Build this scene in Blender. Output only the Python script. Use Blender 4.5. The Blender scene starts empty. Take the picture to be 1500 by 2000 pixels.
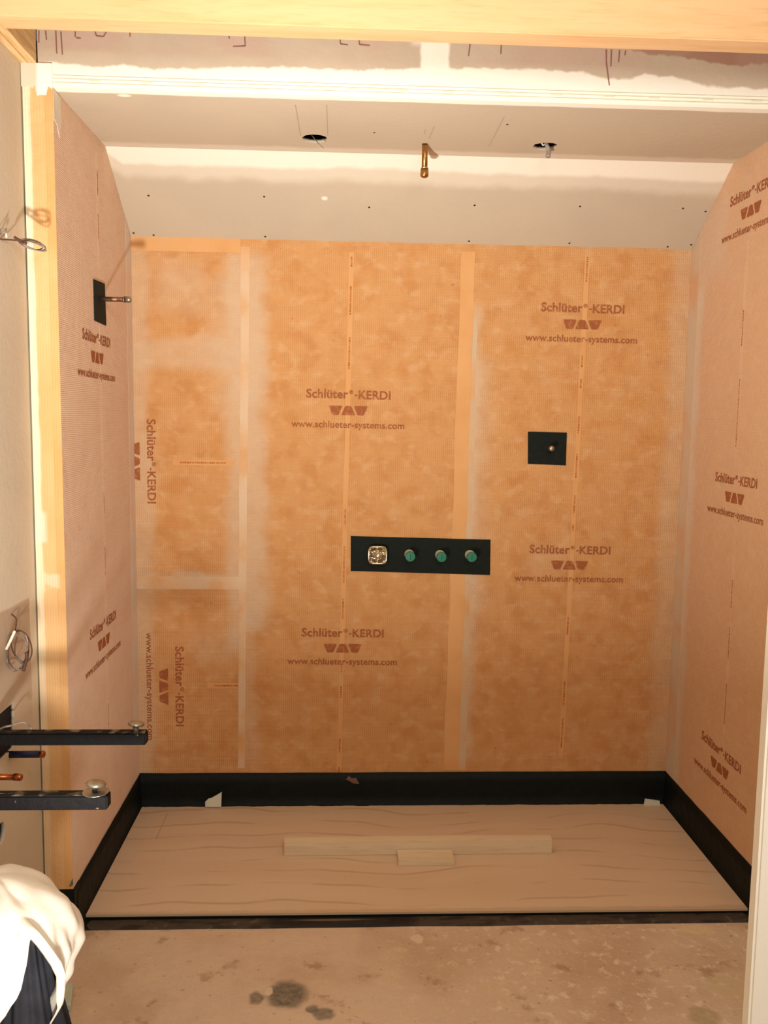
import bpy, bmesh, math, random
from mathutils import Vector, Matrix, noise
S = bpy.context.scene
COL = S.collection
R = random.Random(7)

# ------------------------------------------------------------ camera
F = 1733.284; CAM = Vector((0.8859, -3.7996, 1.7419)); PITCH, YAW, ROLL = -0.1088, 0.0458, 0.0140
fw = Vector((math.sin(YAW)*math.cos(PITCH), math.cos(YAW)*math.cos(PITCH), math.sin(PITCH)))
r0 = fw.cross(Vector((0, 0, 1))).normalized(); u0 = r0.cross(fw)
rt = math.cos(ROLL)*r0+math.sin(ROLL)*u0; up = -math.sin(ROLL)*r0+math.cos(ROLL)*u0
cd = bpy.data.cameras.new('camera'); cam = bpy.data.objects.new('camera', cd); COL.objects.link(cam)
m = Matrix.Identity(4)
for i, v in enumerate((rt, up, -fw)):
    for j in range(3): m[j][i] = v[j]
for j in range(3): m[j][3] = CAM[j]
cam.matrix_world = m
cd.sensor_fit = 'VERTICAL'; cd.sensor_height = 36; cd.sensor_width = 27; cd.lens = 36*F/2000; cd.clip_start = .02
S.camera = cam
# ------------------------------------------------------------ world, lights, exposure
W = bpy.data.worlds.new('world'); S.world = W; W.use_nodes = True
W.node_tree.nodes['Background'].inputs[0].default_value = (1, .93, .84, 1)
W.node_tree.nodes['Background'].inputs[1].default_value = 0.10
S.view_settings.view_transform = 'Standard'; S.view_settings.look = 'None'
S.view_settings.gamma = 1; S.view_settings.use_curve_mapping = False
S.view_settings.exposure = 0.10
def area(name, loc, to, size, power, col, spread=math.pi):
    l = bpy.data.lights.new(name, 'AREA'); l.shape = 'DISK'; l.size = size; l.energy = power; l.color = col; l.spread = spread
    o = bpy.data.objects.new(name, l); COL.objects.link(o); o.location = loc
    o.rotation_euler = (Vector(to)-Vector(loc)).to_track_quat('-Z', 'Y').to_euler(); return o
area('work_lamp', (.36, -2.80, .78), (.72, -1.55, 2.35), .12, 34, (1, .97, .905), math.radians(112))
area('room_lamp', (1.3, -3.9, 2.6), (1.15, -1.0, 1.0), 1.0, 34, (1, .975, .915))
area('cloth_fill', (.60, -2.95, .50), (.15, -1.95, .62), .12, 1.3, (1, .97, .92), math.radians(42))  # added fill that brightens the white cloth, no lamp known there

# ------------------------------------------------------------ pixel to point on a real plane (survey of the photograph)
def at(x, y, ax, val):
    d = fw+rt*((x-750)/F)-up*((y-1000)/F); i = 'xyz'.index(ax)
    return CAM+d*((val-CAM[i])/d[i])

# ------------------------------------------------------------ node helpers
def srgb(r, g, b):
    f = lambda c: ((c/255+.055)/1.055)**2.4 if c/255 > .04045 else c/255/12.92
    return (f(r), f(g), f(b), 1)
class N:
    nt = None
    def __init__(s, sock): s.s = sock
    @staticmethod
    def op(o, *a, clamp=False):
        n = N.nt.nodes.new('ShaderNodeMath'); n.operation = o; n.use_clamp = clamp
        for i, v in enumerate(a):
            if isinstance(v, N): N.nt.links.new(v.s, n.inputs[i])
            else: n.inputs[i].default_value = v
        return N(n.outputs[0])
    def __add__(s, o): return N.op('ADD', s, o)
    def __radd__(s, o): return N.op('ADD', s, o)
    def __sub__(s, o): return N.op('SUBTRACT', s, o)
    def __rsub__(s, o): return N.op('SUBTRACT', o, s)
    def __mul__(s, o): return N.op('MULTIPLY', s, o)
    def __rmul__(s, o): return N.op('MULTIPLY', s, o)
    def __truediv__(s, o): return N.op('DIVIDE', s, o)
def step(v, a, b):       # smooth 0..1 as v goes a..b (a<b)
    n = N.nt.nodes.new('ShaderNodeMapRange'); n.interpolation_type = 'SMOOTHSTEP'
    N.nt.links.new(v.s, n.inputs[0]); n.inputs[1].default_value = a; n.inputs[2].default_value = b
    return N(n.outputs[0])
def box(u, v, u0, u1, v0, v1, s):
    r = None
    for q, a, b in ((u, u0, u1), (v, v0, v1)):
        if a is not None:
            t = step(q, a-s, a+s); r = t if r is None else r*t
        if b is not None:
            t = 1-step(q, b-s, b+s); r = t if r is None else r*t
    return r
def pl(x, pts):       # piecewise-linear profile through (x, value) points
    r = None
    for (a, va), (b, vb) in zip(pts, pts[1:]):
        n = N.nt.nodes.new('ShaderNodeMapRange'); n.clamp = True
        N.nt.links.new(x.s, n.inputs[0]); n.inputs[1].default_value = a; n.inputs[2].default_value = b; n.inputs[4].default_value = vb-va
        t = N(n.outputs[0]); r = t+va if r is None else r+t
    return r
def blob(u, v, cu, cv, ru, rv, soft=.35):
    a = (u-cu)/ru; b = (v-cv)/rv
    d = N.op('SQRT', a*a+b*b); return 1-step(d, 1-soft, 1+soft)
def mx(a, b): return N.op('MAXIMUM', a, b)
class Mat:
    def __init__(s, name, rough=.8, spec=.3, metal=0):
        s.m = bpy.data.materials.new(name); s.m.use_nodes = True; N.nt = s.nt = s.m.node_tree
        s.b = s.nt.nodes['Principled BSDF']; s.b.inputs['Roughness'].default_value = rough
        s.b.inputs['Specular IOR Level'].default_value = spec; s.b.inputs['Metallic'].default_value = metal
        g = s.nt.nodes.new('ShaderNodeNewGeometry'); s.pos = g.outputs['Position']
        x = s.nt.nodes.new('ShaderNodeSeparateXYZ'); s.nt.links.new(s.pos, x.inputs[0])
        s.x, s.y, s.z = (N(x.outputs[i]) for i in range(3)); s.c = None
    def vec(s, a, b, c=0.0):
        n = s.nt.nodes.new('ShaderNodeCombineXYZ')
        for i, v in enumerate((a, b, c)):
            if isinstance(v, N): s.nt.links.new(v.s, n.inputs[i])
            else: n.inputs[i].default_value = v
        return n.outputs[0]
    def noise(s, scale, detail=3, vec=None, rough=.5):
        n = s.nt.nodes.new('ShaderNodeTexNoise'); s.nt.links.new(vec or s.pos, n.inputs['Vector'])
        n.inputs['Scale'].default_value = scale; n.inputs['Detail'].default_value = detail; n.inputs['Roughness'].default_value = rough
        return N(n.outputs[0])
    def base(s, col):
        n = s.nt.nodes.new('ShaderNodeRGB'); n.outputs[0].default_value = col; s.c = n.outputs[0]; s.done(); return s
    def mix(s, fac, col, blend='MIX'):
        n = s.nt.nodes.new('ShaderNodeMix'); n.data_type = 'RGBA'; n.blend_type = blend
        if isinstance(fac, N): s.nt.links.new(fac.s, n.inputs[0])
        else: n.inputs[0].default_value = fac
        s.nt.links.new(s.c, n.inputs[6]); n.inputs[7].default_value = col; s.c = n.outputs[2]; s.done(); return s
    def done(s): s.nt.links.new(s.c, s.b.inputs['Base Color'])
    def bump(s, h, dist, strength=1):
        n = s.nt.nodes.new('ShaderNodeBump'); n.inputs['Strength'].default_value = strength; n.inputs['Distance'].default_value = dist
        s.nt.links.new(h.s, n.inputs['Height']); s.nt.links.new(n.outputs[0], s.b.inputs['Normal'])
def simple(name, col, rough=.6, metal=0, spec=.4, var=.0, vs=30, var2=None, bump=0):
    M = Mat(name, rough, spec, metal).base(col)
    if var: M.mix(step(M.noise(vs, 4), .42, .62)*var, var2 or tuple(c*.5 for c in col[:3])+(1,))
    if bump: M.bump(M.noise(vs*2, 3), bump)
    return M.m

ORANGE = srgb(214, 161, 106); ORANGE_D = srgb(200, 139, 80); ORANGE_L = srgb(223, 180, 134)
HAZE = srgb(216, 192, 164)
def kerdi(name, axis, hazes=(), crack=None, pale=0.0):
    M = Mat(name, .95, .1); u = M.x if axis == 'x' else M.y; v = M.z
    M.base(ORANGE)
    if pale: M.mix(pale, srgb(228, 192, 152))  # side walls paler: the fleece's grazing sheen put into the colour
    M.mix(step(M.noise(10, 4), .45, .66)*.6, ORANGE_D if not pale else srgb(216, 166, 118))
    M.mix(step(M.noise(16, 4, M.vec(u+3.3, v*1.2, 5.0)), .50, .70)*.55, ORANGE_L)
    # woven ribs: 8.5 mm pitch, finer across
    ru = N.op('SINE', u*(2*math.pi/.0085)); rv = N.op('SINE', v*(2*math.pi/.0062))
    M.mix(step(ru, .1, 1)*(.40 if not pale else .12)*step(M.noise(16, 2), .3, .7), srgb(176, 108, 56))
    M.mix(step(rv, .3, 1)*(.16 if not pale else .07), srgb(190, 122, 66))
    M.mix(step(M.noise(330, 2), .60, .75)*.30, srgb(170, 104, 56))
    M.mix(step(M.noise(280, 2, M.vec(u, v, 9.0)), .60, .75)*.25, srgb(240, 196, 146))
    M.mix(step(M.noise(46, 2, M.vec(u, v, 2.0)), .73, .78)*.5, srgb(160, 90, 40))
    # dried mortar haze, smeared along the seams
    w = (M.noise(5, 3)-.5)*.10; w2 = (M.noise(6, 3, M.vec(u, v, 7.0))-.5)*.10
    for (u0, u1, v0, v1, soft, amt) in hazes:
        k = box(u+w, v+w2, u0, u1, v0, v1, soft)*(M.noise(9, 3, M.vec(u, v, u0 or 0)) * .9+.5)*amt
        M.mix(N.op('MINIMUM', k, .9), HAZE)
    M.bump(ru*.3+rv*.3+M.noise(60, 3)*2+M.noise(8, 2)*6, .0012)
    M.b.inputs['Sheen Weight'].default_value = .35; M.b.inputs['Sheen Roughness'].default_value = .5
    return M.m

# ------------------------------------------------------------ mesh helpers
def mesh_obj(name, bm, mat, parent=None, smooth=False, origin=None):
    me = bpy.data.meshes.new(name)
    off = Vector(origin) if origin is not None else (parent.matrix_world.translation.copy() if parent else Vector())
    if parent is not None:
        off = root_loc(parent)
    for v in bm.verts: v.co -= off
    bmesh.ops.recalc_face_normals(bm, faces=bm.faces)
    if smooth:
        for f in bm.faces: f.smooth = True
    bm.to_mesh(me); bm.free(); me.materials.append(mat)
    o = bpy.data.objects.new(name, me); COL.objects.link(o)
    if parent is not None: o.parent = parent
    else: o.location = off
    return o
def root_loc(o):
    v = Vector()
    while o is not None: v += o.location; o = o.parent
    return v
def tag(o, label, cat, group=None, kind=None):
    o['label'] = label; o['category'] = cat
    if group: o['group'] = group
    if kind: o['kind'] = kind
    return o
def thing(name, loc, label, cat, group=None):
    o = bpy.data.objects.new(name, None); COL.objects.link(o); o.location = loc; o.empty_display_size = .05
    return tag(o, label, cat, group)
def struct(name):
    o = bpy.data.objects.new(name, None); COL.objects.link(o); o['kind'] = 'structure'; return o
def bx(bm, a, b, bev=0):
    c = [(a[i]+b[i])/2 for i in range(3)]; d = [abs(b[i]-a[i]) for i in range(3)]
    r = bmesh.ops.create_cube(bm, size=1, matrix=Matrix.Translation(c) @ Matrix.Diagonal((*d, 1)))
    if bev:
        es = list({e for v in r['verts'] for e in v.link_edges})
        bmesh.ops.bevel(bm, geom=es, offset=bev, segments=2, affect='EDGES')
    return bm
def BX(a, b, bev=0): return bx(bmesh.new(), a, b, bev)
def prism(pts, axis, a, b, bm=None):
    """polygon pts (2D, in the two other axes in order) extruded along axis from a to b"""
    bm = bm or bmesh.new(); k = 'xyz'.index(axis)
    def mk(p, t):
        l = list(p); l.insert(k, t); return bm.verts.new(l)
    A = [mk(p, a) for p in pts]; B = [mk(p, b) for p in pts]; n = len(pts)
    bm.faces.new(A); bm.faces.new(B[::-1])
    for i in range(n): bm.faces.new((A[i], A[(i+1) % n], B[(i+1) % n], B[i]))
    return bm
def tube(pts, r, bm=None, seg=10, cap=True, smooth_path=True, steps=6):
    bm = bm or bmesh.new(); P = [Vector(p) for p in pts]
    rr = r if isinstance(r, (list, tuple)) else [r]*len(P)
    if smooth_path and len(P) > 2:
        Q, q = [], []
        for i in range(len(P)-1):
            p0, p1, p2, p3 = P[max(i-1, 0)], P[i], P[i+1], P[min(i+2, len(P)-1)]
            for s in range(steps):
                t = s/steps
                Q.append(.5*((2*p1)+(p2-p0)*t+(2*p0-5*p1+4*p2-p3)*t*t+(3*p1-p0-3*p2+p3)*t**3)); q.append(rr[i]*(1-t)+rr[i+1]*t)
        Q.append(P[-1]); q.append(rr[-1]); P, rr = Q, q
    rings = []; nrm = None
    for i, p in enumerate(P):
        t = (P[min(i+1, len(P)-1)]-P[max(i-1, 0)])
        t = t.normalized() if t.length > 1e-9 else Vector((0, 0, 1))
        if nrm is None: nrm = t.orthogonal().normalized()
        nrm = (nrm-t*nrm.dot(t))
        nrm = nrm.normalized() if nrm.length > 1e-6 else t.orthogonal().normalized()
        bn = t.cross(nrm)
        rings.append([bm.verts.new(p+(nrm*math.cos(a)+bn*math.sin(a))*rr[i]) for a in (2*math.pi*k/seg for k in range(seg))])
    for A, B in zip(rings, rings[1:]):
        for k in range(seg): bm.faces.new((A[k], A[(k+1) % seg], B[(k+1) % seg], B[k]))
    if cap: bm.faces.new(rings[0][::-1]); bm.faces.new(rings[-1])
    return bm
def lathe(prof, org, direction, bm=None, seg=24):
    """prof: list of (distance along, radius)"""
    bm = bm or bmesh.new(); d = Vector(direction).normalized(); n = d.orthogonal().normalized(); b = d.cross(n); o = Vector(org)
    rings = []
    for h, r in prof:
        rings.append([bm.verts.new(o+d*h+(n*math.cos(a)+b*math.sin(a))*r) for a in (2*math.pi*k/seg for k in range(seg))])
    for A, B in zip(rings, rings[1:]):
        for k in range(seg): bm.faces.new((A[k], A[(k+1) % seg], B[(k+1) % seg], B[k]))
    bm.faces.new(rings[0][::-1]); bm.faces.new(rings[-1]); return bm
def holed(outer, holes, thick, to_world):
    """flat board with holes, made with a filled 2-D curve; to_world maps (u, v, w) to a point"""
    cu = bpy.data.curves.new('tmp', 'CURVE'); cu.dimensions = '2D'; cu.fill_mode = 'BOTH'; cu.extrude = thick/2
    for ring in [outer]+holes:
        sp = cu.splines.new('POLY'); sp.points.add(len(ring)-1); sp.use_cyclic_u = True
        for p, q in zip(sp.points, ring): p.co = (q[0], q[1], 0, 1)
    o = bpy.data.objects.new('tmp', cu); COL.objects.link(o)
    dg = bpy.context.evaluated_depsgraph_get(); me = bpy.data.meshes.new_from_object(o.evaluated_get(dg))
    bm = bmesh.new(); bm.from_mesh(me); bpy.data.objects.remove(o); bpy.data.meshes.remove(me)
    for v in bm.verts: v.co = to_world(v.co.x, v.co.y, v.co.z)
    bmesh.ops.remove_doubles(bm, verts=bm.verts, dist=1e-5)
    return bm
def ell(cu, cv, ru, rv, n=28, jit=0):
    return [(cu+ru*math.cos(2*math.pi*k/n)*(1+R.uniform(-jit, jit)), cv+rv*math.sin(2*math.pi*k/n)*(1+R.uniform(-jit, jit))) for k in range(n)]
def quad_on(pts, nrm, t):
    """thin slab from a corner list in space, lifted by t along nrm"""
    bm = bmesh.new(); n = Vector(nrm)
    A = [bm.verts.new(Vector(p)) for p in pts]; B = [bm.verts.new(Vector(p)+n*t) for p in pts]; k = len(pts)
    bm.faces.new(A); bm.faces.new(B[::-1])
    for i in range(k): bm.faces.new((A[i], A[(i+1) % k], B[(i+1) % k], B[i]))
    return bm

# ------------------------------------------------------------ materials
def drywall(name, muds=(), stains_and_tones=(), base=srgb(196, 180, 158)):
    M = Mat(name, .9, .2).base(base)
    M.mix(step(M.noise(2.2, 3), .4, .7)*.35, srgb(184, 170, 152)); M.mix(step(M.noise(300, 2), .55, .8)*.15, srgb(160, 145, 125))
    for fn in stains_and_tones: fn(M)
    for fn in muds: fn(M)
    M.bump(M.noise(40, 3), .001)
    return M.m
MUD = srgb(252, 246, 232)
dw_plain = drywall('drywall_plain')
rubber = Mat('black_membrane', .6, .2).base(srgb(10, 17, 15))
rubber.mix(step(rubber.noise(14, 4), .5, .75)*.25, srgb(26, 28, 24)); rubber.mix(step(rubber.noise(120, 3), .72, .80)*.15, srgb(110, 100, 80)); rubber.bump(rubber.noise(18, 3), .004)
rubber = rubber.m
dirty = Mat('dusty_membrane', .7, .3).base(srgb(70, 60, 50))
_n = dirty.noise(9, 5, dirty.vec(dirty.x, dirty.y*3, 0.0))
dirty.mix(step(_n, .48, .62)*.75, srgb(30, 27, 24))
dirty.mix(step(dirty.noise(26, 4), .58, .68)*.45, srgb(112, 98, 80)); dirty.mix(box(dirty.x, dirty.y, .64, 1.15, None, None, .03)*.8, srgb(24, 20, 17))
dirty.mix(blob(dirty.x, dirty.y, .86, -.898, .12, .006, .5)*.8, srgb(120, 102, 76)); dirty.bump(dirty.noise(25, 3), .004); dirty = dirty.m
def wood(name, c1, c2, ax='x', scale=1., knots=False, rough=.65):
    M = Mat(name, rough, .3).base(c1); q = {'x': (M.x*1.2, M.y*14, M.z*14), 'y': (M.x*14, M.y*1.2, M.z*14), 'z': (M.x*14, M.y*14, M.z*1.2)}[ax]
    v = M.vec(*q); n1 = M.noise(2*scale, 5, v); M.mix(step(n1, .40, .66)*.6, c2)
    M.mix(step(M.noise(9*scale, 4, v), .5, .75)*.3, tuple(c*.72 for c in c2[:3])+(1,)); M.bump(n1, .0008); return M.m
beam_wood = wood('beam_wood', srgb(232, 190, 142), srgb(222, 174, 122))
ply_edge = wood('laminated_timber', srgb(232, 196, 142), srgb(196, 150, 98), 'y', 3)
strip_wood = wood('pale_pine', srgb(228, 208, 176), srgb(216, 194, 160))
copper = simple('copper', srgb(184, 110, 68), .35, 1, var=.5, vs=60, var2=srgb(120, 66, 40))
brass = simple('brass', srgb(190, 142, 84), .32, 1, var=.5, vs=90, var2=srgb(120, 80, 44))
solder = simple('solder', srgb(214, 206, 190), .25, 1)
darkcopper = simple('dull_copper', srgb(120, 76, 52), .4, .8, var=.6, vs=70, var2=srgb(190, 160, 130))
chrome = simple('chrome', srgb(205, 198, 176), .12, 1)
green = simple('green_plastic', srgb(36, 122, 98), .4, var=.2, vs=60)
white_pl = simple('white_plastic', srgb(226, 222, 204), .5)
steel_blk = Mat('black_steel', .6, .15).base(srgb(11, 8, 8))
_up = step(steel_blk.z, .868, .8695)
steel_blk.mix(step(steel_blk.noise(22, 5), .50, .64)*_up*.75, srgb(130, 116, 98)); steel_blk.mix(step(steel_blk.noise(40, 4), .70, .74)*.5, srgb(160, 150, 130)); steel_blk.bump(steel_blk.noise(50, 3), .0015); steel_blk = steel_blk.m
zinc = simple('zinc', srgb(170, 162, 146), .35, .9, var=.4, vs=60, bump=.001)
wire_br = simple('brown_wire', srgb(92, 62, 48), .5); wire_gr = simple('grey_wire', srgb(112, 100, 90), .45, var=.5, vs=50, var2=srgb(190, 176, 158))
tape_w = simple('white_tape', srgb(236, 224, 204), .6)
mauve = simple('mauve_wire', srgb(150, 118, 112), .45)
void = simple('dark_cavity', srgb(22, 20, 18), .95)
blue = simple('blue_sleeve', srgb(30, 38, 78), .5)
screw_m = simple('screw_steel', srgb(52, 44, 36), .5, .4)
ink = Mat('brown_ink', .95, .1).base(srgb(160, 96, 62)); ink.mix(step(ink.noise(60, 3), .5, .66)*.55, srgb(196, 130, 80)); ink = ink.m
ink2 = Mat('faint_ink', .95, .1).base(srgb(178, 108, 56)); ink2.mix(step(ink2.noise(40, 3), .45, .6)*.6, srgb(208, 144, 84)); ink2 = ink2.m
pencil = simple('pencil', srgb(150, 124, 112), .9)

# ------------------------------------------------------------ measured room
WX = 2.35; HB = 2.457; HC = 2.7085; YB = -.3716; D = -.9616; XL = -.0943; HBAND = .1617; T = .0022
# ---- printed legend: title, three-lobed mark, address
def text_bm(s, size, M4, bold=.0):
    cu = bpy.data.curves.new('tmp', 'FONT'); cu.body = s; cu.size = size; cu.align_x = 'CENTER'; cu.extrude = .00015; cu.offset = bold; cu.resolution_u = 3
    cu.space_character = 1.03
    o = bpy.data.objects.new('tmp', cu); COL.objects.link(o); dg = bpy.context.evaluated_depsgraph_get()
    me = bpy.data.meshes.new_from_object(o.evaluated_get(dg)); bpy.data.objects.remove(o)
    bm = bmesh.new(); bm.from_mesh(me); bpy.data.meshes.remove(me)
    xs = [v.co.x for v in bm.verts]; w = max(xs)-min(xs); c = (max(xs)+min(xs))/2
    for v in bm.verts: v.co.x -= c
    return bm, w
def fit_text(s, width, h, y):
    bm, w = text_bm(s, .06, None, .0010)
    ys = [v.co.y for v in bm.verts]; kx = width/w; ky = h/(max(ys)-min(ys)) if h else kx
    for v in bm.verts: v.co.x *= kx; v.co.y = v.co.y*(ky if h else kx)+y
    return bm
def trap(cx, y0, y1, wt, wb):
    return [(cx-wt/2, y1), (cx+wt/2, y1), (cx+wb/2, y0), (cx-wb/2, y0)]
def legend(parent, c, U, V, Nn, what='tlu', clip=None):
    """c: centre of mark, U: reading direction, V: up of the letters, Nn: out of the wall"""
    U, V, Nn = Vector(U), Vector(V), Vector(Nn)
    def put(bm, nm):
        for v in bm.verts: v.co = c+U*v.co.x+V*v.co.y+Nn*(v.co.z+.0004)
        mesh_obj(nm, bm, ink, parent)
    if 't' in what:
        bm = bmesh.new(); Wt = .357
        for tx, f0, f1, h, y in (('Schlüter', 0, .497, .0385, .050), ('®', .505, .560, .017, .070), ('-', .575, .606, .0055, .062), ('KERDI', .620, 1, .0360, .0495)):
            b2, _ = text_bm(tx, .06, None, .0014 if h > .02 else .0008)
            xs = [v.co.x for v in b2.verts]; ys = [v.co.y for v in b2.verts]; x0, x1, y0, y1 = min(xs), max(xs), min(ys), max(ys)
            me = bpy.data.meshes.new('t')
            for v in b2.verts:
                v.co.x = ((v.co.x-x0)/(x1-x0)*(f1-f0)+f0-.5)*Wt; v.co.y = (v.co.y-y0)/(y1-y0)*h+y
            b2.to_mesh(me); b2.free(); bm.from_mesh(me); bpy.data.meshes.remove(me)
        put(bm, 'printed_name')
    if 'l' in what:
        bm = bmesh.new(); w = .0585; g = .0535; hh = .0195
        ylo, yhi = -hh, (hh if clip is None else clip)
        for i, k in enumerate((-1, 0, 1)):
            if k == 0: pts = trap(0, ylo, yhi, w*.42, w)
            else: pts = trap(k*g, ylo, yhi, w, w*.45)
            if clip is not None and clip < hh: pts = trap(k*g, ylo, clip, w*.78, w*.9 if k == 0 else w*.5)
            # rounded corners
            q = []; n = len(pts)
            for j in range(n):
                a, b, d = Vector(pts[j-1]), Vector(pts[j]), Vector(pts[(j+1) % n])
                r = .006
                p0 = b+(a-b).normalized()*r; p1 = b+(d-b).normalized()*r
                for t in (0, .33, .66, 1): q.append(p0*(1-t)**2+b*2*t*(1-t)+p1*t*t)
            A = [bm.verts.new((p.x, p.y, -.00015)) for p in q]; B = [bm.verts.new((p.x, p.y, .00015)) for p in q]; n = len(q)
            bm.faces.new(A); bm.faces.new(B[::-1])
            for j in range(n): bm.faces.new((A[j], A[(j+1) % n], B[(j+1) % n], B[j]))
        put(bm, 'printed_mark')
    if 'u' in what: put(fit_text('www.schlueter-systems.com', .480, None, -.073), 'printed_address')
def dashes(parent, p0, p1, spans, Nn, wid=.007):
    """a run of tiny print too small to read: short strokes along a line"""
    bm = bmesh.new(); p0, p1, Nn = Vector(p0), Vector(p1), Vector(Nn); L = (p1-p0).length; d = (p1-p0)/L; s = d.cross(Nn).normalized()
    for a, b in spans:
        t = a
        while t < b:
            l = R.uniform(.004, .011); q = p0+d*t
            w0 = wid*R.uniform(.35, .5); w1 = wid*R.uniform(.35, .5)
            pts = [q-s*w0, q+s*w1, q+s*w1+d*l, q-s*w0+d*l]
            A = [bm.verts.new(p+Nn*.0002) for p in pts]; B = [bm.verts.new(p+Nn*.0005) for p in pts]
            bm.faces.new(A); bm.faces.new(B[::-1])
            for i in range(4): bm.faces.new((A[i], A[(i+1) % 4], B[(i+1) % 4], B[i]))
            t += l+R.uniform(.001, .004)
    return mesh_obj('printed_line', bm, ink2, parent)
YN = (0, -1, 0)

# ======================================================= STRUCTURE
# ---- floor
def floor_mat():
    M = Mat('dusty_slab', .9, .15).base(srgb(212, 187, 160))
    M.mix(step(M.noise(3.2, 5), .42, .66)*.6, srgb(192, 158, 128)); M.mix(step(M.noise(9, 6, rough=.65), .50, .66)*.55, srgb(216, 190, 156))
    r = step(M.x, .9, 1.5)*.75+.1
    M.mix(step(M.noise(24, 6, M.vec(M.x, M.y, 3.0), .7), .52, .66)*r, srgb(232, 216, 190))
    M.mix(step(M.noise(8, 5, M.vec(M.x, M.y, 8.0), .6), .58, .68)*.5, srgb(150, 112, 82))
    M.mix(step(M.noise(45, 3), .66, .74)*.5, srgb(146, 106, 78))
    M.mix(step(M.noise(240, 3), .55, .75)*.2, srgb(150, 116, 88))
    w = (M.noise(28, 4)-.5)*.03; w2 = (M.noise(28, 4, M.vec(M.x, M.y, 4.0))-.5)*.03
    for px, py, rx, ry, a, c in ((560, 1941, 40, 27, .85, (98, 92, 80)), (500, 1948, 15, 12, .75, (104, 98, 84)), (610, 1970, 13, 8, .75, (104, 98, 84)),
                                 (632, 1979, 22, 12, .75, (106, 100, 86)), (525, 1935, 8, 8, .8, (226, 206, 178)), (815, 1833, 12, 9, .8, (228, 208, 178)),
                                 (1360, 1814, 34, 8, .8, (222, 200, 160)), (785, 1853, 12, 6, .7, (214, 190, 158)), (1425, 1925, 40, 22, .6, (206, 186, 146)),
                                 (1375, 1983, 30, 18, .5, (150, 138, 96))):
        c0 = at(px, py, 'z', 0); c1 = at(px+rx, py, 'z', 0); c2 = at(px, py+ry, 'z', 0)
        M.mix(blob(M.x+w, M.y+w2, c0.x, c0.y, (c1-c0).length, (c2-c0).length, .28)*a*(.55+.8*M.noise(60, 3)), srgb(*c))
    M.bump(M.noise(30, 5), .004); return M.m
fl = mesh_obj('floor', BX((-.3, -4.6, -.12), (2.9, .2, -.002)), floor_mat()); fl['kind'] = 'structure'

# ---- back wall: backing board, membrane sheets, seam bands
wb = struct('wall_back')
mesh_obj('backing_board', BX((-.1, .003, -.02), (WX+.1, .06, 2.9)), dw_plain, wb)
def px_x(x, y, yy=0): return at(x, y, 'y', yy).x
def px_z(x, y, yy=0): return at(x, y, 'y', yy).z
xs1 = px_x(476, 900); xs2 = px_x(905, 900)
zj1 = px_z(370, 1135); zj2 = px_z(370, 700)
hz_l = [(None, .07, None, None, .03, .45), (.02, .40, px_z(400, 720), px_z(400, 660), .03, .45), (.0, .42, zj1-.02, zj1+.03, .02, .9), (.39, None, .7, 2.4, .035, .55), (.32, None, 1.75, 2.3, .06, .35),
        (.10, .30, 2.16, 2.36, .05, .35), (.24, .42, .66, .80, .05, .25)]
hz_c = [(None, xs1+.10, .80, 2.40, .04, .62), (None, xs1+.05, .2, .95, .03, .35), (.47, .56, 1.8, 2.2, .03, .3)]
hz_r = [(None, xs2+.06, .2, 2.2, .03, .65), (None, xs2+.11, .9, 2.0, .04, .35), (2.27, None, None, None, .03, .35), (1.7, 1.9, 1.05, 1.2, .04, .15)]
m_l = kerdi('membrane_left', 'x', hz_l); m_c = kerdi('membrane_centre', 'x', hz_c); m_r = kerdi('membrane_right', 'x', hz_r)
def sheet(x0, x1, z0, z1, mat, off=0):
    return mesh_obj('membrane_sheet', BX((x0, -off, z0), (x1, .003, z1)), mat, wb)
sh_b = sheet(0, xs1+.02, .0, zj1, m_l, .0006); sh_m = sheet(0, xs1+.02, zj1, zj2, m_l, .001); sh_t = sheet(0, xs1+.02, zj2, HB+.004, m_l, .0006)
sh_c = sheet(xs1-.01, xs2+.03, 0, HB+.004, m_c, .0014); sh_r = sheet(xs2-.02, WX, 0, HB+.004, m_r, .0018)
def band_mat(name, pale, axis='x', haze=.5):
    M = Mat(name, .95, .1); M.base(srgb(217, 162, 106)); M.mix(step(M.noise(8, 4), .45, .7)*.5, srgb(208, 146, 88))
    M.mix(step(M.noise(3.5, 3), .30, .60)*haze if haze < 1 else step(M.noise(5, 4), .32, .62)*.75+.12, pale); M.mix(step(M.noise(300, 2), .6, .75)*.25, srgb(180, 116, 66)); M.bump(M.noise(40, 3), .001)
    M.b.inputs['Sheen Weight'].default_value = .3; return M.m
bm_haze = band_mat('band_hazed', srgb(220, 196, 166), haze=1.0); bm_plain = band_mat('band_plain', srgb(226, 176, 122), haze=.6); bm_grey = band_mat('band_grey', srgb(206, 186, 158), haze=1.)
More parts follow.
